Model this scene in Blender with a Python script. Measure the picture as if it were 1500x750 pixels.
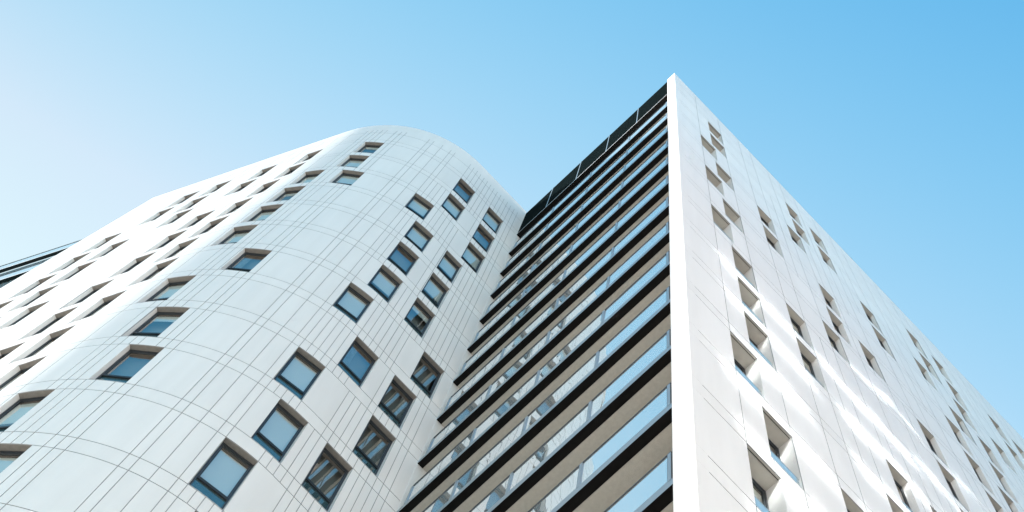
import bpy, math, random
from mathutils import Vector, Matrix
random.seed(7)
for o in list(bpy.data.objects): bpy.data.objects.remove(o)
scene = bpy.context.scene
C = scene.collection

# ------------------------------------------------------------------ camera
CAMZ = 1.6
Rm = [[-0.7237999, -0.6891739, 0.0339556], [0.6867908, -0.7242983, -0.0609132], [0.0665737, -0.0207685, 0.9975653]]
cam = bpy.data.cameras.new('camera'); co = bpy.data.objects.new('camera', cam); C.objects.link(co)
right = Vector(Rm[0]); up = -Vector(Rm[1]); back = -Vector(Rm[2])
M = Matrix((right, up, back)).transposed().to_4x4(); M.translation = (0, 0, CAMZ)
co.matrix_world = M
cam.sensor_width = 36.0; cam.lens = 36.0 * 1400 / 1500
cam.shift_x = (750 - 925.911) / 1500; cam.shift_y = -(375 + 70.5205) / 1500
cam.clip_start = 0.1; cam.clip_end = 6000
scene.camera = co

# ------------------------------------------------------------------ sky and sun
PHI = math.radians(34.1)              # plan angle of the sun off the +X axis towards +Y
ELEV = math.radians(34)
sx, sy = math.cos(PHI), math.sin(PHI)
LOW_SKY_FILL = (6.9, 3.05, 2.05, 1)
SKY_R, SKY_G, SKY_B = (-0.921, 0.50, 2.79), (0.076, 0.20, 0.937), (0.60, 0.04, 0.282)
world = bpy.data.worlds.new('World'); scene.world = world; world.use_nodes = True
nt = world.node_tree; nt.nodes.clear()
sky = nt.nodes.new('ShaderNodeTexSky'); sky.sky_type = 'NISHITA'; sky.sun_disc = False
sky.sun_elevation = ELEV; sky.sun_rotation = math.atan2(sx, sy)
sky.air_density = 1.0; sky.dust_density = 0.3; sky.ozone_density = 1.0; sky.altitude = 0
# film-like response of the sky colours: the blue saturates first, the haze towards the sun goes pale
ssep = nt.nodes.new('ShaderNodeSeparateColor'); scmb = nt.nodes.new('ShaderNodeCombineColor')
nt.links.new(sky.outputs[0], ssep.inputs[0])
wtc = nt.nodes.new('ShaderNodeTexCoord')
vd = nt.nodes.new('ShaderNodeVectorMath'); vd.operation = 'DOT_PRODUCT'; vd.inputs[1].default_value = (0.854, -0.520, 0.0); nt.links.new(wtc.outputs['Generated'], vd.inputs[0])
cl = nt.nodes.new('ShaderNodeClamp'); cl.inputs['Min'].default_value = -0.22; cl.inputs['Max'].default_value = 0.50; nt.links.new(vd.outputs['Value'], cl.inputs['Value'])
def chan(i, logain, gam, hz_):
    """gain * exp(hz * u) * sky ** gam; u runs towards the hazier side of the sky"""
    def op(kind, a_, b_):
        q = nt.nodes.new('ShaderNodeMath'); q.operation = kind
        for k_, v_ in enumerate((a_, b_)):
            if v_ is None: continue
            if isinstance(v_, (int, float)): q.inputs[k_].default_value = v_
            else: nt.links.new(v_, q.inputs[k_])
        return q
    p = op('POWER', ssep.outputs[i], gam); e = op('EXPONENT', op('ADD', op('MULTIPLY', cl.outputs[0], hz_).outputs[0], logain).outputs[0], None)
    return op('MULTIPLY', p.outputs[0], e.outputs[0])
cr, cg, cb = chan(0, *SKY_R), chan(1, *SKY_G), chan(2, *SKY_B)
mn = nt.nodes.new('ShaderNodeMath'); mn.operation = 'MINIMUM'; rg = nt.nodes.new('ShaderNodeMath'); rg.operation = 'MULTIPLY'; rg.inputs[1].default_value = 0.80; nt.links.new(cg.outputs[0], rg.inputs[0])
nt.links.new(cr.outputs[0], mn.inputs[0]); nt.links.new(rg.outputs[0], mn.inputs[1])
nt.links.new(mn.outputs[0], scmb.inputs[0]); nt.links.new(cg.outputs[0], scmb.inputs[1]); nt.links.new(cb.outputs[0], scmb.inputs[2])
bg = nt.nodes.new('ShaderNodeBackground'); bg.inputs['Strength'].default_value = 0.15
wo = nt.nodes.new('ShaderNodeOutputWorld')
# low sky below the view, multiplied brighter and warmer as added wall fill
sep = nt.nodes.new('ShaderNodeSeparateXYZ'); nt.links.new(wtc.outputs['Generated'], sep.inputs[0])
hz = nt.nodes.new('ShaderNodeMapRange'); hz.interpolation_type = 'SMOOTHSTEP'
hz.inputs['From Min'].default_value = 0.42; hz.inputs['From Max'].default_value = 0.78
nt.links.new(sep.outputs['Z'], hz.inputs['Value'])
hm = nt.nodes.new('ShaderNodeMix'); hm.data_type = 'RGBA'; hm.inputs['A'].default_value = LOW_SKY_FILL; hm.inputs['B'].default_value = (1, 1, 1, 1)
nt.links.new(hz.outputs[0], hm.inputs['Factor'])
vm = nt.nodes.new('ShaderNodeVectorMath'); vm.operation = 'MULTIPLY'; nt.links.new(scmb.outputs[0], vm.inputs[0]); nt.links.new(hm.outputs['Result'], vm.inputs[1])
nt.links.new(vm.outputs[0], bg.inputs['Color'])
nt.links.new(bg.outputs[0], wo.inputs['Surface'])
sl = bpy.data.lights.new('sun', 'SUN'); sl.energy = 4.6; sl.angle = math.radians(0.5); sl.color = (1.0, 0.96, 0.90)
so = bpy.data.objects.new('sun', sl); C.objects.link(so)
sd = Vector((sx * math.cos(ELEV), sy * math.cos(ELEV), math.sin(ELEV)))
so.rotation_euler = sd.to_track_quat('Z', 'Y').to_euler(); so.location = (60, 40, 120)
scene.view_settings.view_transform = 'Standard'; scene.view_settings.look = 'None'
scene.view_settings.exposure = 1.6; scene.view_settings.gamma = 1.0
RIB = (0.66, 0.065, 1.12)
scene.cycles.blur_glossy = 0.0; scene.cycles.sample_clamp_indirect = 0.0; scene.cycles.use_guiding = True; scene.cycles.guiding_training_samples = 128; scene.cycles.use_denoising = True
scene.render.resolution_x = 1024; scene.render.resolution_y = 512

# ------------------------------------------------------------------ materials
def principled(name, col, rough=0.5, metal=0.0, spec=0.5, noise=0.0, scale=3.0, bump=0.0, bscale=60.0):
    m = bpy.data.materials.new(name); m.use_nodes = True
    n = m.node_tree.nodes; l = m.node_tree.links; p = n['Principled BSDF']
    p.inputs['Base Color'].default_value = (*col, 1); p.inputs['Roughness'].default_value = rough
    p.inputs['Metallic'].default_value = metal; p.inputs['Specular IOR Level'].default_value = spec
    tc = n.new('ShaderNodeTexCoord')
    if noise:
        t = n.new('ShaderNodeTexNoise'); t.inputs['Scale'].default_value = scale; t.inputs['Detail'].default_value = 6
        l.new(tc.outputs['Object'], t.inputs['Vector'])
        r = n.new('ShaderNodeMapRange'); r.inputs['From Min'].default_value = 0.3; r.inputs['From Max'].default_value = 0.7
        r.inputs['To Min'].default_value = 1 - noise; r.inputs['To Max'].default_value = 1 + noise * 0.4
        l.new(t.outputs['Fac'], r.inputs['Value'])
        mx = n.new('ShaderNodeMix'); mx.data_type = 'RGBA'; mx.blend_type = 'MULTIPLY'; mx.inputs['Factor'].default_value = 1
        mx.inputs['A'].default_value = (*col, 1); l.new(r.outputs[0], mx.inputs['B']); l.new(mx.outputs['Result'], p.inputs['Base Color'])
    if bump:
        t2 = n.new('ShaderNodeTexNoise'); t2.inputs['Scale'].default_value = bscale; t2.inputs['Detail'].default_value = 4
        l.new(tc.outputs['Object'], t2.inputs['Vector'])
        b = n.new('ShaderNodeBump'); b.inputs['Strength'].default_value = bump; b.inputs['Distance'].default_value = 0.02
        l.new(t2.outputs['Fac'], b.inputs['Height']); l.new(b.outputs[0], p.inputs['Normal'])
    return m

def panel_material(name, col):
    """white composite cladding: each panel (UV island id) a touch different, faint vertical dirt"""
    m = principled(name, col, rough=0.42, spec=0.4)
    n = m.node_tree.nodes; l = m.node_tree.links; p = n['Principled BSDF']
    tc = n.new('ShaderNodeTexCoord')
    wn = n.new('ShaderNodeTexWhiteNoise'); wn.noise_dimensions = '2D'; l.new(tc.outputs['UV'], wn.inputs['Vector'])
    r = n.new('ShaderNodeMapRange'); r.inputs['To Min'].default_value = 0.955; r.inputs['To Max'].default_value = 1.0
    l.new(wn.outputs['Value'], r.inputs['Value'])
    mp = n.new('ShaderNodeMapping'); mp.inputs['Scale'].default_value = (1.6, 1.6, 0.18); l.new(tc.outputs['Object'], mp.inputs['Vector'])
    t = n.new('ShaderNodeTexNoise'); t.inputs['Scale'].default_value = 1.4; t.inputs['Detail'].default_value = 7; l.new(mp.outputs[0], t.inputs['Vector'])
    r2 = n.new('ShaderNodeMapRange'); r2.inputs['From Min'].default_value = 0.35; r2.inputs['From Max'].default_value = 0.7
    r2.inputs['To Min'].default_value = 0.955; r2.inputs['To Max'].default_value = 1.0; l.new(t.outputs['Fac'], r2.inputs['Value'])
    mu = n.new('ShaderNodeMath'); mu.operation = 'MULTIPLY'; l.new(r.outputs[0], mu.inputs[0]); l.new(r2.outputs[0], mu.inputs[1])
    mx = n.new('ShaderNodeMix'); mx.data_type = 'RGBA'; mx.blend_type = 'MULTIPLY'; mx.inputs['Factor'].default_value = 1
    mx.inputs['A'].default_value = (*col, 1); l.new(mu.outputs[0], mx.inputs['B']); l.new(mx.outputs['Result'], p.inputs['Base Color'])
    return m

def glass_material(name, mirror, mcol, base, rough=0.01, wobble=0.0):
    """coated glazing: a mirror coat over a dark tinted body"""
    m = bpy.data.materials.new(name); m.use_nodes = True
    n = m.node_tree.nodes; l = m.node_tree.links; n.clear()
    out = n.new('ShaderNodeOutputMaterial'); mix = n.new('ShaderNodeMixShader')
    g = n.new('ShaderNodeBsdfGlossy'); g.inputs['Color'].default_value = (*mcol, 1); g.inputs['Roughness'].default_value = rough
    d = n.new('ShaderNodeBsdfDiffuse'); d.inputs['Color'].default_value = (*base, 1)
    mix.inputs[0].default_value = mirror
    l.new(d.outputs[0], mix.inputs[1]); l.new(g.outputs[0], mix.inputs[2]); l.new(mix.outputs[0], out.inputs[0])
    if wobble:
        tc = n.new('ShaderNodeTexCoord'); t = n.new('ShaderNodeTexNoise'); t.inputs['Scale'].default_value = 0.9; t.inputs['Detail'].default_value = 1
        l.new(tc.outputs['Object'], t.inputs['Vector'])
        b = n.new('ShaderNodeBump'); b.inputs['Strength'].default_value = wobble; b.inputs['Distance'].default_value = 0.05
        l.new(t.outputs['Fac'], b.inputs['Height']); l.new(b.outputs[0], g.inputs['Normal'])
    return m

def pane_material(name, mirror, mcol, tcol):
    """window pane: coated mirror reflection over tinted see-through glass"""
    m = bpy.data.materials.new(name); m.use_nodes = True
    n = m.node_tree.nodes; l = m.node_tree.links; n.clear()
    out = n.new('ShaderNodeOutputMaterial'); mix = n.new('ShaderNodeMixShader')
    g = n.new('ShaderNodeBsdfGlossy'); g.inputs['Color'].default_value = (*mcol, 1); g.inputs['Roughness'].default_value = 0.0
    t = n.new('ShaderNodeBsdfTransparent'); t.inputs['Color'].default_value = (*tcol, 1)
    tc = n.new('ShaderNodeTexCoord'); no = n.new('ShaderNodeTexNoise'); no.inputs['Scale'].default_value = 0.8; no.inputs['Detail'].default_value = 1
    l.new(tc.outputs['Object'], no.inputs['Vector'])
    b = n.new('ShaderNodeBump'); b.inputs['Strength'].default_value = 0.06; b.inputs['Distance'].default_value = 0.05
    l.new(no.outputs['Fac'], b.inputs['Height']); l.new(b.outputs[0], g.inputs['Normal'])
    mix.inputs[0].default_value = mirror
    l.new(t.outputs[0], mix.inputs[1]); l.new(g.outputs[0], mix.inputs[2]); l.new(mix.outputs[0], out.inputs[0])
    return m

M_WHITE = panel_material('white_cladding', (0.82, 0.82, 0.815))
M_WHITE2 = panel_material('white_cladding_tower', (0.805, 0.82, 0.825))
M_HEAD_DARK = principled('brown_grey_head', (0.23, 0.22, 0.205), 0.6, noise=0.15, scale=8)  # grey-brown colour on undersides of the curved building's openings
M_HEAD_BEIGE = principled('beige_head', (0.50, 0.49, 0.45), 0.6, noise=0.08, scale=5)  # beige colour on undersides of the tower's openings
M_STUCCO = principled('beige_stucco', (0.55, 0.535, 0.49), 0.9, noise=0.08, scale=9, bump=0.6, bscale=45)
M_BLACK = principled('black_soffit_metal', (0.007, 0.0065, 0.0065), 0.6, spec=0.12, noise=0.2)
M_ALU = principled('blue_grey_aluminium', (0.30, 0.36, 0.40), 0.35, metal=0.6)
M_DARKFRAME = principled('dark_grey_frame', (0.045, 0.055, 0.065), 0.35, metal=0.3)
M_BLACKFRAME = principled('black_frame', (0.012, 0.015, 0.018), 0.4)
M_LOUVRE = principled('charcoal_louvre', (0.010, 0.017, 0.019), 0.8, metal=0.0, spec=0.0)
M_PALE = principled('pale_metal_strip', (0.62, 0.66, 0.70), 0.4)
M_CORE = principled('dim_room_interior', (0.34, 0.34, 0.33), 0.8)
M_ROOF = principled('roof_gravel', (0.32, 0.31, 0.29), 0.9, noise=0.3, scale=4)
M_GLASS_UP = glass_material('window_glass', 0.46, (0.88, 0.96, 1.0), (0.030, 0.055, 0.068), wobble=0.05)
M_GLASS_BLIND = glass_material('window_glass_over_blind', 0.46, (0.90, 0.97, 1.0), (0.20, 0.25, 0.27), wobble=0.05)
M_PANE = pane_material('clear_window_pane', 0.40, (1.0, 0.93, 0.86), (0.78, 0.86, 0.87))
M_BLIND = principled('white_roller_blind', (0.84, 0.84, 0.82), 0.8)
M_CURTAIN = principled('grey_curtain', (0.42, 0.43, 0.43), 0.9, noise=0.25, scale=6)
M_GLASS_LOW = glass_material('teal_spandrel_glass', 0.22, (1.0, 0.95, 0.88), (0.040, 0.090, 0.110), wobble=0.05)
M_GLASS_BAL = glass_material('balcony_glass', 0.78, (1.0, 0.98, 0.96), (0.46, 0.54, 0.57), wobble=0.09)
M_GUARD = glass_material('guard_glass', 0.55, (1.0, 0.98, 0.95), (0.45, 0.56, 0.60))
M_ASPHALT = principled('asphalt', (0.055, 0.055, 0.058), 0.85, noise=0.3, scale=1.5, bump=0.4, bscale=90)
M_PAVING = principled('pale_concrete_paving', (0.42, 0.40, 0.36), 0.8, noise=0.2, scale=1.2, bump=0.2)
M_KERB = principled('kerb_stone', (0.38, 0.37, 0.35), 0.8, noise=0.2)

# ------------------------------------------------------------------ helpers
class MB:
    def __init__(self): self.v = []; self.f = []; self.mi = []
    def quad(self, a, b, c, d, mi=0):
        i = len(self.v); self.v += [tuple(a), tuple(b), tuple(c), tuple(d)]; self.f.append((i, i + 1, i + 2, i + 3)); self.mi.append(mi)
    def box(self, o, ax, ay, az, x0, x1, y0, y1, z0, z1, mi=0):
        P = [o + ax * x + ay * y + az * z for z in (z0, z1) for y in (y0, y1) for x in (x0, x1)]
        i = len(self.v); self.v += [tuple(p) for p in P]
        for q in ((0, 2, 3, 1), (4, 5, 7, 6), (0, 1, 5, 4), (2, 6, 7, 3), (0, 4, 6, 2), (1, 3, 7, 5)):
            self.f.append(tuple(i + k for k in q)); self.mi.append(mi)
    def build(self, name, mats, parent=None, bevel=0.0):
        me = bpy.data.meshes.new(name); me.from_pydata(self.v, [], self.f)
        if not isinstance(mats, (list, tuple)): mats = [mats]
        for m in mats: me.materials.append(m)
        me.polygons.foreach_set('material_index', self.mi); me.update()
        o = bpy.data.objects.new(name, me); C.objects.link(o)
        if bevel:
            b = o.modifiers.new('bevel', 'BEVEL'); b.width = bevel; b.segments = 1; b.limit_method = 'ANGLE'
        if parent: o.parent = parent
        return o
def thing(name, label, cat, loc=(0, 0, 0), group=None):
    o = bpy.data.objects.new(name, None); C.objects.link(o); o.location = loc
    o['label'] = label; o['category'] = cat; o.empty_display_size = 1
    if group: o['group'] = group
    return o
X = Vector((1, 0, 0)); Y = Vector((0, 1, 0)); Z = Vector((0, 0, 1)); O = Vector((0, 0, 0))

FL = 3.02
def top(k): return 19.72 + FL * k + CAMZ          # window-head level of storey k
ROOF = 63.35 + CAMZ
SILL = 2.40

# ------------------------------------------------------------------ facade sheet with joints and openings
def facade(name, P, N, s0, s1, z0, z1, joints_z, joints_s, wins, mats, parent, curved=None, jw=0.022, jd=0.026):
    """P(s), N(s): plan curve and outward normal. joints_s: list of (s, zlo, zhi). wins: (sa, sb, zb, zt, depth)"""
    S = {round(s0, 4), round(s1, 4)}; ZZ = {round(z0, 4), round(z1, 4)}
    for j in joints_s: S |= {round(j[0] - jw / 2, 4), round(j[0] + jw / 2, 4)}; ZZ |= {round(j[1], 4), round(j[2], 4)}
    for j in joints_z: ZZ |= {round(j - jw / 2, 4), round(j + jw / 2, 4)}
    for w in wins: S |= {round(w[0], 4), round(w[1], 4)}; ZZ |= {round(w[2], 4), round(w[3], 4)}
    if curved:
        s = curved[0]
        while s < curved[1]: S.add(round(s, 4)); s += 0.15
    def clean(a, lo, hi):
        a = sorted(x for x in a if lo - 1e-6 <= x <= hi + 1e-6); r = [a[0]]
        for x in a[1:]:
            if x - r[-1] > 0.004: r.append(x)
        return r
    S = clean(S, s0, s1); ZZ = clean(ZZ, z0, z1)
    nS, nZ = len(S) - 1, len(ZZ) - 1
    import bisect
    def rng(a, lo, hi):
        mids = [(a[i] + a[i + 1]) / 2 for i in range(len(a) - 1)]
        return range(bisect.bisect_left(mids, lo), bisect.bisect_right(mids, hi))
    D = [[0.0] * nZ for _ in range(nS)]; T = [[0] * nZ for _ in range(nS)]      # T: 0 panel, 1 joint, 2 opening
    for j in joints_z:
        for b in rng(ZZ, j - jw / 2, j + jw / 2):
            for a in range(nS): D[a][b] = jd; T[a][b] = 1
    for j in joints_s:
        for a in rng(S, j[0] - jw / 2, j[0] + jw / 2):
            for b in rng(ZZ, j[1], j[2]): D[a][b] = jd; T[a][b] = 1
    for w in wins:
        for a in rng(S, w[0], w[1]):
            for b in rng(ZZ, w[2], w[3]): D[a][b] = w[4] + 0.16; T[a][b] = 2
    Pc = [Vector((*P(s), 0)) for s in S]; Nc = [Vector((*N(s), 0)) for s in S]
    V = []; idx = {}; F = []; MI = []; UV = []
    def vert(i, j, d):
        key = (i, j, round(d, 3))
        if key not in idx:
            p = Pc[i] - Nc[i] * d; idx[key] = len(V); V.append((p.x, p.y, ZZ[j]))
        return idx[key]
    # panel ids by flood fill so every panel gets its own tone
    pid = [[0] * nZ for _ in range(nS)]; nid = 0
    for a in range(nS):
        for b in range(nZ):
            if T[a][b] == 0 and pid[a][b] == 0:
                nid += 1; st = [(a, b)]; pid[a][b] = nid
                while st:
                    i, j = st.pop()
                    for di, dj in ((1, 0), (-1, 0), (0, 1), (0, -1)):
                        q, r = i + di, j + dj
                        if 0 <= q < nS and 0 <= r < nZ and T[q][r] == 0 and pid[q][r] == 0: pid[q][r] = nid; st.append((q, r))
    for a in range(nS):
        for b in range(nZ):
            t = T[a][b]; d = D[a][b]; u = ((pid[a][b] * 0.6180339) % 1.0, (pid[a][b] * 0.3819) % 1.0)
            if t != 2:
                F.append((vert(a, b, d), vert(a + 1, b, d), vert(a + 1, b + 1, d), vert(a, b + 1, d))); MI.append(0 if t == 0 else 1); UV.append(u)
            for (q, r, side) in ((a + 1, b, 's'), (a, b + 1, 'z')):
                if q < nS and r < nZ and abs(D[q][r] - d) > 1e-4:
                    e = D[q][r]
                    opening = (t == 2) or (T[q][r] == 2)
                    if side == 's':
                        F.append((vert(a + 1, b, d), vert(a + 1, b + 1, d), vert(a + 1, b + 1, e), vert(a + 1, b, e)))
                        MI.append(0 if opening else 1)
                    else:
                        F.append((vert(a, b + 1, d), vert(a, b + 1, e), vert(a + 1, b + 1, e), vert(a + 1, b + 1, d)))
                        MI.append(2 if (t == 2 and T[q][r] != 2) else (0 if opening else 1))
                    UV.append((0.5, 0.5))
    me = bpy.data.meshes.new(name); me.from_pydata(V, [], F)
    for m in mats: me.materials.append(m)
    me.polygons.foreach_set('material_index', MI)
    uv = me.uv_layers.new(name='UVMap'); flat = []
    for p, u in zip(me.polygons, UV): flat += list(u) * p.loop_total
    uv.data.foreach_set('uv', flat); me.update()
    o = bpy.data.objects.new(name, me); C.objects.link(o); o.parent = parent
    return o

M_JOINT = principled('joint_shadow_gap', (0.33, 0.34, 0.35), 0.8)

# ------------------------------------------------------------------ a window: frame > upper pane, lower pane
def window(P, N, sa, sb, zb, zt, depth, parent, style):
    a = Vector((*P(sa), 0)) - Vector((*N(sa), 0)) * depth; b = Vector((*P(sb), 0)) - Vector((*N(sb), 0)) * depth
    u = (b - a); w = u.length; u.normalize(); n = Vector((u.y, -u.x, 0))
    nm = Vector((*N((sa + sb) / 2), 0))
    if n.dot(nm) < 0: n = -n
    o = Vector((a.x, a.y, zb)); h = zt - zb
    m = MB(); f = 0.065; tr = h * 0.27
    bx = lambda *q: m.box(o, u, n, Z, *q)
    g = 0.004
    bx(g, f, -0.10, 0.0, g, h - g, 0); bx(w - f, w - g, -0.10, 0.0, g, h - g, 0)
    bx(f, w - f, -0.10, -0.003, h - f, h - g, 0); bx(f, w - f, -0.10, -0.003, g, 0.05, 0)
    bx(f, w - f, -0.10, 0.012, tr - 0.035, tr + 0.045, 1)                       # thick black transom
    # opening sash round the upper pane
    c = 0.05; z0 = tr + 0.045 + 0.006; z1 = h - f - 0.006
    bx(f + .006, f + c, -0.075, -0.018, z0, z1, 0); bx(w - f - c, w - f - .006, -0.075, -0.018, z0, z1, 0)
    bx(f + c, w - f - c, -0.075, -0.021, z1 - c, z1, 0); bx(f + c, w - f - c, -0.075, -0.021, z0, z0 + c, 0)
    if depth > 0.35:                                                             # drip edge under the head of the deep reveals
        bx(0.01, w - 0.01, depth - 0.09, depth - 0.07, h - 0.02, h - 0.004, 1)
    fr = m.build('window', [M_DARKFRAME, M_BLACKFRAME], parent)
    # panes are hung a hair out of true, as real ones are, so that each reflects its own bit of sky
    t1 = random.uniform(-0.006, 0.006); t2 = random.uniform(-0.006, 0.006)
    p = MB(); y = -0.045
    def pane(x0, x1, za, zb_):
        q = MB(); c_ = []
        for (xx, zz, s1_, s2_) in ((x0, za, -1, -1), (x1, za, 1, -1), (x1, zb_, 1, 1), (x0, zb_, -1, 1)):
            c_.append(o + u * xx + Z * zz + n * (y + t1 * s1_ * .6 + t2 * s2_ * .6))
        q.quad(*c_); return q
    pane(f + c - .01, w - f - c + .01, z0 + c - .01, z1 - c + .01).build('pane', M_PANE, fr)
    pane(f - .01, w - f + .01, 0.045, tr - 0.03).build('lower_pane', M_GLASS_LOW, fr)
    # what shows through the glass: a roller blind drawn some way down, a curtain pushed to one side, or a dim room
    rb = random.Random(int(sa * 977 + zb * 131)); drop = 0.0
    if style == 'blind': drop = rb.choice([1.0, 1.0, 1.0, 0.8])
    elif style == 'some': drop = rb.choice([0, 0, 0.3, 1.0, 1.0])
    xa, xb = f + c - .02, w - f - c + .02; zt_ = z1 - c - 0.01; zb_ = z0 + c
    if drop > 0:
        q = MB(); zz = zt_ - (zt_ - zb_) * drop
        q.box(o, u, n, Z, xa, xb, y - 0.062, y - 0.058, zz, zt_); q.build('blind', M_BLIND, fr)
        q = MB(); q.box(o, u, n, Z, xa, xb, y - 0.10, y - 0.02, zt_ - 0.05, zt_ + 0.03); q.build('blind_cassette', M_BLACKFRAME, fr)
    elif rb.random() < 0.45:
        q = MB(); k0 = xa if rb.random() < .5 else xb - 0.34; N_ = 9
        for i in range(N_):
            x0 = k0 + .34 * i / N_; x1 = k0 + .34 * (i + 1) / N_; ya = y - 0.12 - (0.03 if i % 2 else 0); yb = y - 0.12 - (0 if i % 2 else 0.03)
            q.quad(o + u * x0 + n * ya + Z * zb_, o + u * x1 + n * yb + Z * zb_, o + u * x1 + n * yb + Z * zt_, o + u * x0 + n * ya + Z * zt_)
        q.build('curtain', M_CURTAIN, fr)
    return fr

# ------------------------------------------------------------------ ground
def slab(name, pts, z, mat):
    m = MB(); i = 0; me = bpy.data.meshes.new(name); me.from_pydata([(x, y, z) for x, y in pts], [], [tuple(range(len(pts)))])
    me.materials.append(mat); o = bpy.data.objects.new(name, me); C.objects.link(o); o['kind'] = 'structure'; return o
slab('ground', [(-2500, -2500), (2500, -2500), (2500, 2500), (-2500, 2500)], -0.16, M_ASPHALT)
m = MB(); m.box(O, X, Y, Z, -5.0, 120, -140, 60, -0.3, -0.001); o = m.build('pavement', M_PAVING); o['kind'] = 'structure'
m = MB(); m.box(O, X, Y, Z, -5.18, -5.004, -140, 60, -0.3, 0.0); o = m.build('kerb', M_KERB); o['kind'] = 'structure'
m = MB()
for i in range(30): m.quad((-8.2, -138 + i * 6.5, -0.154), (-8.05, -138 + i * 6.5, -0.154), (-8.05, -135 + i * 6.5, -0.154), (-8.2, -135 + i * 6.5, -0.154))
o = m.build('lane_marking', principled('road_paint', (0.75, 0.75, 0.72), 0.7)); o['kind'] = 'structure'
m = MB(); m.box(O, X, Y, Z, -60, -11.0, -140, 60, -0.3, -0.002); o = m.build('far_pavement', M_PAVING); o['kind'] = 'structure'

# ================================================================== the square-cornered tower
tower = thing('apartment_tower', 'square-cornered white tower with a facade of stacked glass-fronted balconies beside its sharp vertical edge', 'building', (7.79, -9.18, 0))
bpy.context.view_layer.update()
def T_(o):  # keep world coordinates while parenting to an Empty that is not at the origin
    o.matrix_parent_inverse = tower.matrix_world.inverted(); return o
XR, YB, XN = 7.79, 9.18, 21.60
FIN = 8.46
Ps = lambda s: (XR, -s); Ns = lambda s: (-1.0, 0.0)
RW = [  # (storey, distance along the facade)
 (13,12.12),(12,12.12),(11,11.14),(10,12.12),(9,11.14),(8,12.12),(7,11.14),(6,12.12),(5,12.12),(4,12.12),(3,11.14),(2,12.12),(1,11.14),
 (10,15.31),(9,15.31),(13,19.16),(12,19.16),(11,18.17),(13,21.36),(12,21.36),(6,15.31),(5,15.31),(9,19.36),(8,19.16),(7,18.17),
 (11,24.16),(10,24.16),(8,21.36),(13,30.16),(13,32.50),(12,30.16),(11,28.56),(12,32.50),(11,31.80),(10,30.16),(9,28.56),(13,37.68),
 (10,32.40),(11,34.95),(12,37.68),(13,39.90),(9,31.80),(8,30.90),(8,28.56),(7,24.20),(6,24.20),(4,19.16),(2,15.31),(3,18.17),(4,21.36),(5,24.20),
 (7,28.56),(10,37.68),(11,41.2),(9,36.4),(8,34.95),(6,28.56),(5,27.2),(3,22.4),(1,16.4),(1,19.2),(2,21.36),(0,12.12),(0,15.31),(13,43.6),(12,42.5)]
def dR(s): return 0.50 if s < 14 else (0.27 if s < 23 else 0.24)
wins = []
for k, s in RW: wins.append((s, s + (1.22 if s < 14 else 1.13), top(k) - SILL, top(k), dR(s)))
jz = []
for k in range(-6, 14): jz += [top(k), top(k) + 0.60]
jz += [top(13) + 3.0 - 0.6]
js = []
z_lo, z_hi = 0.0, ROOF + 0.21
for s in (11.14, 13.34, 15.31, 16.46, 18.17, 19.30, 20.75, 22.50, 24.16, 25.3, 26.9, 28.56, 30.16, 31.30, 32.9, 34.9, 36.4, 37.68, 38.8, 39.9, 41.1, 42.6, 44.2, 46, 48, 50, 52, 54, 56, 58):
    js.append((s, z_lo, z_hi))
rj = random.Random(5)
for k in range(-5, 14):                                         # half panels that come and go from storey to storey
    for s in (12.2, 17.3, 19.9, 21.6, 23.3, 26.1, 27.7, 29.4, 33.7, 35.7, 37.0, 40.5, 43.4):
        if rj.random() < 0.5: js.append((s, top(k - 1), top(k)))
wall = facade('wall', Ps, Ns, YB, 62.0, 0.0, ROOF + 0.21, jz, js, wins, [M_WHITE2, M_JOINT, M_HEAD_BEIGE], tower, jw=0.026, jd=0.03)
T_(wall)
for w in wins:
    fr = T_(window(Ps, Ns, w[0], w[1], w[2], w[3], w[4], tower, 'some'))
    o_ = Vector((XR, -w[0], w[2])); n_ = Vector((-1, 0, 0)); u_ = Vector((0, -1, 0)); wd = w[1] - w[0]; hb = 0.52 if w[4] > .35 else 0.42
    q = MB(); q.box(o_, u_, n_, Z, 0.012, wd - 0.012, -0.095, -0.083, 0.01, hb); q.build('glass_guard', M_GUARD, fr)
    q = MB(); q.box(o_, u_, n_, Z, 0.004, wd - 0.004, -0.10, -0.078, hb + .001, hb + 0.022); q.box(o_, u_, n_, Z, wd - 0.09, wd - 0.05, -0.12, -0.075, hb - 0.16, hb - 0.10); q.build('guard_rail', M_ALU, fr)
# white end face (the bright vertical strip), parapet cap, rear walls, roof
m = MB(); m.box(O, X, Y, Z, XR + 0.001, FIN, -9.60, -YB, 0.0, ROOF + 0.209); T_(m.build('corner_pier', M_PALE if False else M_WHITE2, tower))
m = MB(); m.box(O, X, Y, Z, XR + 0.9, XN + 2.0, -62.0, -(YB + 1.75), 0.0, ROOF - 0.5, 0); T_(m.build('core', M_CORE, tower))
m = MB(); m.box(O, X, Y, Z, XR + 0.004, XN + 2.2, -62.2, -62.0, 0.0, ROOF + 0.2); m.box(O, X, Y, Z, XN + 2.0, XN + 2.2, -62.0, -22.0, 0.0, ROOF + 0.2); T_(m.build('rear_wall', M_WHITE2, tower))
m = MB(); m.box(O, X, Y, Z, XR + 0.3, XN + 2.0, -61.9, -(YB + 0.45), ROOF - 0.45, ROOF - 0.3); T_(m.build('roof', M_ROOF, tower))
m = MB(); m.box(O, X, Y, Z, XR + 0.002, XR + 0.30, -62.0, -9.605, ROOF - 0.4, ROOF + 0.206); T_(m.build('parapet', M_WHITE2, tower))

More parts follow.
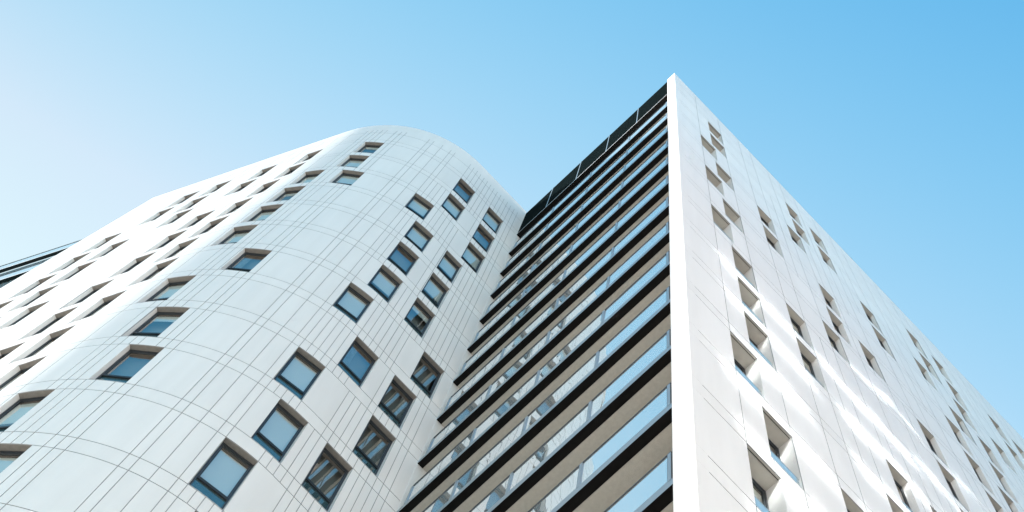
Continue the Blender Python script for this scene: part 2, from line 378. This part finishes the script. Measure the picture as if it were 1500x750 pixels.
# balconies
GL0, GL1 = 8.50, 21.22
POSTS = [8.56, 11.67, 14.86, 18.03, 21.20]
def balcony(k):
    zs = 19.55 + FL * k + CAMZ                              # underside of the slab edge
    m = MB()
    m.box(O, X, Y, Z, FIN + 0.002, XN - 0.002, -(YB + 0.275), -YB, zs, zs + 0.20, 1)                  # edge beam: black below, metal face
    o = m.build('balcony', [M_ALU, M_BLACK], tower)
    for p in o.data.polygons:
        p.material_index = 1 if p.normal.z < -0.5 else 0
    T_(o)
    m = MB(); m.box(O, X, Y, Z, FIN + 0.002, XN - 0.002, -(YB + 1.70), -(YB + 0.277), zs + 0.012, zs + 0.19, 0); m.build('ceiling', M_STUCCO, o)
    zg0 = zs + 0.205; zg1 = zs + 1.24
    fr = MB()
    fr.box(O, X, Y, Z, GL0, GL1, -(YB + 0.055), -(YB + 0.003), zg1 - 0.035, zg1, 1)                    # dark hand rail
    fr.box(O, X, Y, Z, GL0, GL1, -(YB + 0.055), -(YB + 0.003), zg0, zg0 + 0.05, 0)                     # bottom rail
    for x in POSTS:
        fr.box(O, X, Y, Z, x - 0.05, x + 0.05, -(YB + 0.062), -(YB - 0.006), zg0 + 0.004, zg1 - 0.04, 0)
        fr.box(O, X, Y, Z, x + 0.052, x + 0.07, -(YB + 0.05), -(YB + 0.004), zg0 + 0.052, zg1 - 0.04, 1)
    fr.box(O, X, Y, Z, FIN + 0.003, FIN + 0.02, -(YB + 0.5), -(YB + 0.01), zg0, zg1 + 0.1, 1)
    m_ = fr.build('railing', [M_ALU, M_DARKFRAME], o)
    for i in range(4):
        x0, x1 = POSTS[i] + 0.07, POSTS[i + 1] - 0.05
        t = [random.uniform(-0.004, 0.004) for _ in range(4)]
        g = MB(); y = -(YB + 0.028)
        g.quad((x0, y + t[0], zg0 + 0.05), (x1, y + t[1], zg0 + 0.05), (x1, y + t[2], zg1 - 0.035), (x0, y + t[3], zg1 - 0.035))
        g.build('glass_panel', M_GLASS_BAL, o)
    return o
for k in range(-6, 13): balcony(k)
m = MB(); m.box(O, X, Y, Z, FIN + 0.002, XN - 0.002, -(YB + 1.72), -(YB + 1.70), 0, ROOF - 4.2); T_(m.build('balcony_back_wall', M_STUCCO, tower))
m = MB(); m.box(O, X, Y, Z, XN - 0.001, XN + 0.15, -(YB + 1.75), -(YB + 0.003), 0, ROOF - 0.3); T_(m.build('balcony_side_wall', M_WHITE2, tower))
# louvred roof screen above the top storey
ZT0, ZT1 = 59.05 + CAMZ, 63.05 + CAMZ
m = MB(); m.box(O, X, Y, Z, FIN + 0.002, XN + 0.0, -(YB + 0.30), -(YB + 0.06), ZT0 - 0.02, ZT1, 0)
z = ZT0 + 0.06
while z < ZT1 - 0.08:
    m.box(O, X, Y, Z, FIN + 0.004, XN - 0.002, -(YB + 0.06), -(YB + 0.012), z, z + 0.07, 0); z += 0.16
scr = T_(m.build('roof_screen', M_LOUVRE, tower))
for x in (11.13, 13.80, 16.42, 19.05):
    m = MB(); m.box(O, X, Y, Z, x - 0.035, x + 0.035, -(YB + 0.2), -YB, ZT0 + 0.02, ZT1 + 0.03); m.build('mullion', M_ALU, scr)
m = MB(); m.box(O, X, Y, Z, FIN + 0.002, XN - 0.002, -(YB + 0.30), -(YB - 0.01), ZT0 - 0.10, ZT0 - 0.02, 0)
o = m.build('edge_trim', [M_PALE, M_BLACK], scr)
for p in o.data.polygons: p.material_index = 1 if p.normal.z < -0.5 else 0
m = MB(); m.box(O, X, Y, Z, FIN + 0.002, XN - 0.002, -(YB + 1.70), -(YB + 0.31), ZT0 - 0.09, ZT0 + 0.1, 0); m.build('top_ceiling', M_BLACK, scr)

# ================================================================== the curved building
RA, TA = 8.85, math.radians(65.6)
S1 = 4.33; S2 = S1 + RA * TA; S3 = 28.7
cx, cy = XN + 0.02 + RA, 4.85
ex, ey = cx - RA * math.cos(TA), cy - RA * math.sin(TA)
def Pl(s):
    if s <= S1: x, y = XN + 0.02, 9.18 - s
    elif s <= S2:
        t = (s - S1) / RA; x, y = cx - RA * math.cos(t), cy - RA * math.sin(t)
    else: x, y = ex + math.sin(TA) * (s - S2), ey - math.cos(TA) * (s - S2)
    return x, -y
def Nl(s):
    t = 0 if s <= S1 else min((s - S1) / RA, TA)
    return -math.cos(t), math.sin(t)
curved = thing('curved_building', 'white panelled building with a rounded corner and scattered dark-framed windows', 'building', (Pl(0)[0], Pl(0)[1], 0))
bpy.context.view_layer.update()
def Tc(o): o.matrix_parent_inverse = curved.matrix_world.inverted(); return o
g = lambda n: 0.56 + 0.3193 * n
LW = [(13,g(2),g(6)),(12,g(2),g(6)),(11,g(2),g(6)),(13,g(10),g(14)),(12,g(10),g(14)),(11,g(15),g(19)),(10,g(12),g(16)),(9,g(12),g(16)),(8,g(12),g(16)),
 (7,g(14),g(18)),(10,2.18,3.36),(9,2.18,3.38),(8,2.18,3.40),(7,g(0),g(4)),(6,g(2),g(6)),(5,g(2),g(6)),(4,2.16,3.42),(6,g(9),g(13)),(5,g(14),g(18)),
 (4,g(12),g(16)),(3,g(14),g(18)),(5,10.74,12.04),(6,11.99,13.23),(4,10.13,11.37),(3,12.04,13.28),(2,10.76,12.03),(7,10.09,11.33),(8,12.0,13.22),
 (9,11.99,13.2),(10,12.0,13.21),(11,12.04,13.22),(11,9.77,11.05),(12,10.43,11.66),(13,10.42,11.66)]
LM = [(13,15.49),(12,15.48),(13,18.62),(12,18.65),(11,15.80),(13,21.77),(10,16.06),(12,24.02),(13,23.98),(11,21.18),(12,21.8),(9,18.3),(10,18.32),
 (8,16.05),(9,15.98),(8,18.29),(7,15.45),(11,25.66),(10,23.35),(10,25.62),(9,23.33),(9,25.54),(8,23.36),(7,18.59),(6,16.14),(7,21.72),(6,18.31),(8,25.7),
 (5,16.42),(5,18.52),(4,15.48),(6,21.9),(7,24.1),(5,21.2),(4,18.3),(3,16.1),(3,18.6),(2,15.5),(6,25.2),(11,18.6) if False else (5,24.4)]
LX = [(2, g(12), g(16)), (2, g(2), g(6)), (1, g(9), g(13)), (1, g(14) + 1.5, g(18) + 1.5), (1, 12.0, 13.23), (3, g(2), g(6)), (0, g(2), g(6)), (0, 10.74, 12.0)]
lw = []
for k, a, b in LW + LX: lw.append((round(a, 3), round(b, 3), top(k) - SILL, top(k), 0.19))
for k, p1 in LM:
    if k == 13 and abs(p1 - 23.98) < .01: lw.append((22.85, 24.0, top(k) - SILL, top(k), 0.19)); continue
    lw.append((p1 - 1.13, p1, top(k) - SILL, top(k), 0.19))
seen = set(); lw2 = []
for w in lw:
    if any(abs(w[2] - v[2]) < .1 and w[0] < v[1] and w[1] > v[0] for v in lw2): continue
    lw2.append(w)
lw = lw2
jz = []
for k in range(-6, 14): jz += [top(k), top(k) + 0.60]
jz += [top(13) + 2.3]
js = []
rr = random.Random(3)
wide = {2: (12, 14), 6: (20, 22), 7: (22, 24)}
for k in range(-6, 15):
    band = (top(k - 1), min(top(k), ROOF))
    drop = set(range(25, 29)) | {20, 22, 32}
    c = rr.choice([10, 10, 3, 7, 14, 5]); drop |= set(range(c + 1, c + 4))
    for n in range(0, 38):
        if n in drop: continue
        s = g(n)
        if any(w[0] - 0.05 < s < w[1] + 0.05 and w[3] - 0.1 > band[0] and w[2] < band[1] - .1 and not (abs(s - w[0]) < .03 or abs(s - w[1]) < .03) for w in lw):
            js.append((s, top(k - 1), top(k - 1) + 0.60)); continue
        js.append((s, band[0], band[1]))
    for s in (13.4, 14.4, 15.5, 16.6, 17.5, 18.6, 20.1, 20.8, 21.9, 22.9, 24.1, 25.5, 26.6): js.append((s, band[0], band[1]))
wall = facade('wall', Pl, Nl, 0.0, S3, 0.0, ROOF, jz, js, lw, [M_WHITE, M_JOINT, M_HEAD_DARK], curved, curved=(S1, S2))
Tc(wall)
for i, w in enumerate(lw):
    st = 'blind' if random.Random(i * 17 + 3).random() < 0.4 else 'some'
    if w[0] < 3.6 and w[3] < top(7) + .1: st = 'dark'
    if abs(w[3] - top(3)) < .1 and abs(w[0] - g(14)) < .1: st = 'blind'
    Tc(window(Pl, Nl, w[0], w[1], w[2], w[3], w[4], curved, st))
# closed body behind the facade: dark inner lining, end wall, roof, parapet
def offset_strip(name, d0, d1, z0, z1, mat, parent, sa=0.0, sb=S3):
    m = MB(); ss = [sa + (sb - sa) * i / 90 for i in range(91)]
    A = [Vector((*Pl(s), 0)) - Vector((*Nl(s), 0)) * d0 for s in ss]; B = [Vector((*Pl(s), 0)) - Vector((*Nl(s), 0)) * d1 for s in ss]
    for i in range(90):
        a, b, c, d = A[i], A[i + 1], B[i + 1], B[i]
        m.quad(a + Z * z0, b + Z * z0, b + Z * z1, a + Z * z1); m.quad(d + Z * z0, d + Z * z1, c + Z * z1, c + Z * z0)
        m.quad(a + Z * z1, b + Z * z1, c + Z * z1, d + Z * z1); m.quad(a + Z * z0, d + Z * z0, c + Z * z0, b + Z * z0)
    return m.build(name, mat, parent)
Tc(offset_strip('inner_lining', 0.55, 0.60, 0.0, ROOF - 0.5, M_CORE, curved, 0.7, S3 - 0.4))
Tc(offset_strip('parapet', 0.04, 0.30, ROOF - 0.6, ROOF - 0.004, M_WHITE, curved, 0.0, S3 - .05))
e = Vector((*Pl(S3), 0)); inn = -Vector((*Nl(S3), 0)); e2 = e + inn * 14; back_pt = Vector((38.0, -22.0, 0)); nb = Vector((XN + 0.02, -22.0, 0))
m = MB()
for a, b in ((e, e2), (e2, back_pt), (back_pt, nb)): m.quad(a, b, b + Z * ROOF, a + Z * ROOF)
Tc(m.build('rear_wall', M_WHITE, curved))
pts = [Vector((*Pl(S3 * i / 60), 0)) - Vector((*Nl(S3 * i / 60), 0)) * 0.06 for i in range(61)] + [e2, back_pt, nb]
me = bpy.data.meshes.new('roof'); me.from_pydata([(p.x, p.y, ROOF - 0.5) for p in pts], [], [tuple(range(len(pts)))]); me.materials.append(M_ROOF)
o = bpy.data.objects.new('roof', me); C.objects.link(o); o.parent = curved; Tc(o)

# ================================================================== glazed building beyond the far end
rear = thing('glazed_building', 'pale blue glazed building with dark balcony soffits beyond the far end of the curved building', 'building', (47, 9.97, 0))
bpy.context.view_layer.update()
def Tr(o): o.matrix_parent_inverse = rear.matrix_world.inverted(); return o
dv = Vector((0.90521, 0.42496, 0)); nv = Vector((-0.42496, 0.90521, 0))      # along the front, outward
base = nv * -10.95; a0 = (Vector((47.0, 0, 0)) - base).dot(dv); L0, L1 = a0, a0 + 42
l_off = 47.0 / 0.90521
o0 = base
x_at = lambda x: (x - base.x) / dv.x
L0 = x_at(47.0); L1 = x_at(84.0)
M_GLASS_REAR = glass_material('pale_curtain_glass', 0.7, (0.95, 1.0, 1.0), (0.45, 0.62, 0.70))
m = MB(); m.box(o0, dv, nv, Z, L0, L1, -16, -0.27, 0, 68.0 + CAMZ); Tr(m.build('glass_wall', M_GLASS_REAR, rear))
for i in range(0, 15):
    zs = 68.3 - 4.37 * i + CAMZ
    m = MB(); m.box(o0, dv, nv, Z, L0, L1, -0.26, 0, zs, zs + 0.22); o = m.build('balcony', [M_PALE, M_LOUVRE], rear)
    for p in o.data.polygons: p.material_index = 1 if p.normal.z < -0.5 else 0
    Tr(o)
    m = MB(); m.box(o0, dv, nv, Z, L0, L1, -0.05, 0.0, zs + 1.62, zs + 1.67); 
    m.build('hand_rail', M_DARKFRAME, o)
    m = MB(); a = o0 + dv * L0 - nv * 0.03; b = o0 + dv * L1 - nv * 0.03
    m.quad(a + Z * (zs + .23), b + Z * (zs + .23), b + Z * (zs + 1.62), a + Z * (zs + 1.62)); m.build('glass_panel', M_GLASS_REAR, o)

# ================================================================== building across the street, behind the camera: its ribbon glazing
# throws the reflected sun back on to the shaded side of the tower
terr = thing('street_building', 'pale office block with long ribbon windows across the street', 'building', (-12, 8, 0))
bpy.context.view_layer.update()
def Tt(o): o.matrix_parent_inverse = terr.matrix_world.inverted(); return o
XT, TH = -12.0, 57.4
Pt = lambda s: (XT, 8.0 - s); Nt = lambda s: (1.0, 0.0)
M_PALEWALL = principled('pale_render', (0.38, 0.38, 0.38), 0.8, noise=0.08)
M_RIBBON = glass_material('ribbon_glass', RIB[0], (0.92, 0.97, 1.0), (0.05, 0.07, 0.08), rough=RIB[1])
rt = random.Random(11); tw = []
for k in range(17):
    z = 53.2 - k * 3.02
    off = rt.uniform(0.0, 3.0)
    for i in range(6):
        a = 5.2 + off * 0.25 + i * 5.6; b = a + rt.uniform(3.6, 5.2)
        if b > 39.5: continue
        tw.append((round(a, 3), round(b, 3), z - RIB[2], z, 0.10))
tw += [(13.4, 18.2, 56.1, 56.7, 0.10), (19.0, 24.0, 56.1, 56.7, 0.10), (24.8, 29.0, 56.1, 56.7, 0.10)]
Tt(facade('wall', Pt, Nt, 0.0, 40.0, 0.0, TH, [53.7 - 3.02 * k for k in range(17)], [], tw, [M_PALEWALL, M_JOINT, M_PALEWALL], terr))
for w in tw:
    x = XT - 0.12; m = MB()
    for (a, b, c, d) in ((w[0], w[0] + .05, w[2], w[3]), (w[1] - .05, w[1], w[2], w[3]), (w[0] + .05, w[1] - .05, w[2], w[2] + .05), (w[0] + .05, w[1] - .05, w[3] - .05, w[3])):
        m.box(O, X, Y, Z, x - 0.06, x, 8 - b, 8 - a, c, d)
    f = Tt(m.build('window', M_DARKFRAME, terr)); x -= 0.03; n = max(2, round((w[1] - w[0]) / 1.3)); q = MB()
    for i in range(n):                                                            # leaves a touch out of line, as in any real curtain wall
        a = w[0] + .05 + (w[1] - w[0] - .1) * i / n; b = w[0] + .05 + (w[1] - w[0] - .1) * (i + 1) / n
        t = rt.gauss(0, 0.0016) ; u = rt.gauss(0, 0.0014)
        q.quad((x - t - u, 8 - a, w[2] + .05), (x + t - u, 8 - b, w[2] + .05), (x + t + u, 8 - b, w[3] - .05), (x - t + u, 8 - a, w[3] - .05))
    q.build('pane', M_RIBBON, f)
m = MB(); m.box(O, X, Y, Z, -24, XT - 0.5, -31.9, 7.9, 0, TH - .2); Tt(m.build('core', M_CORE, terr))
m = MB(); m.box(O, X, Y, Z, -24.2, XT - .004, 8.004, 8.2, 0, TH); m.box(O, X, Y, Z, -24.2, XT - .004, -32.2, -32.004, 0, TH); m.box(O, X, Y, Z, -24.3, -24.1, -32, 8, 0, TH); Tt(m.build('side_wall', M_PALEWALL, terr))
m = MB(); m.box(O, X, Y, Z, -24.0, XT - .3, -31.9, 7.9, TH - .15, TH + .05); Tt(m.build('roof', M_ROOF, terr))
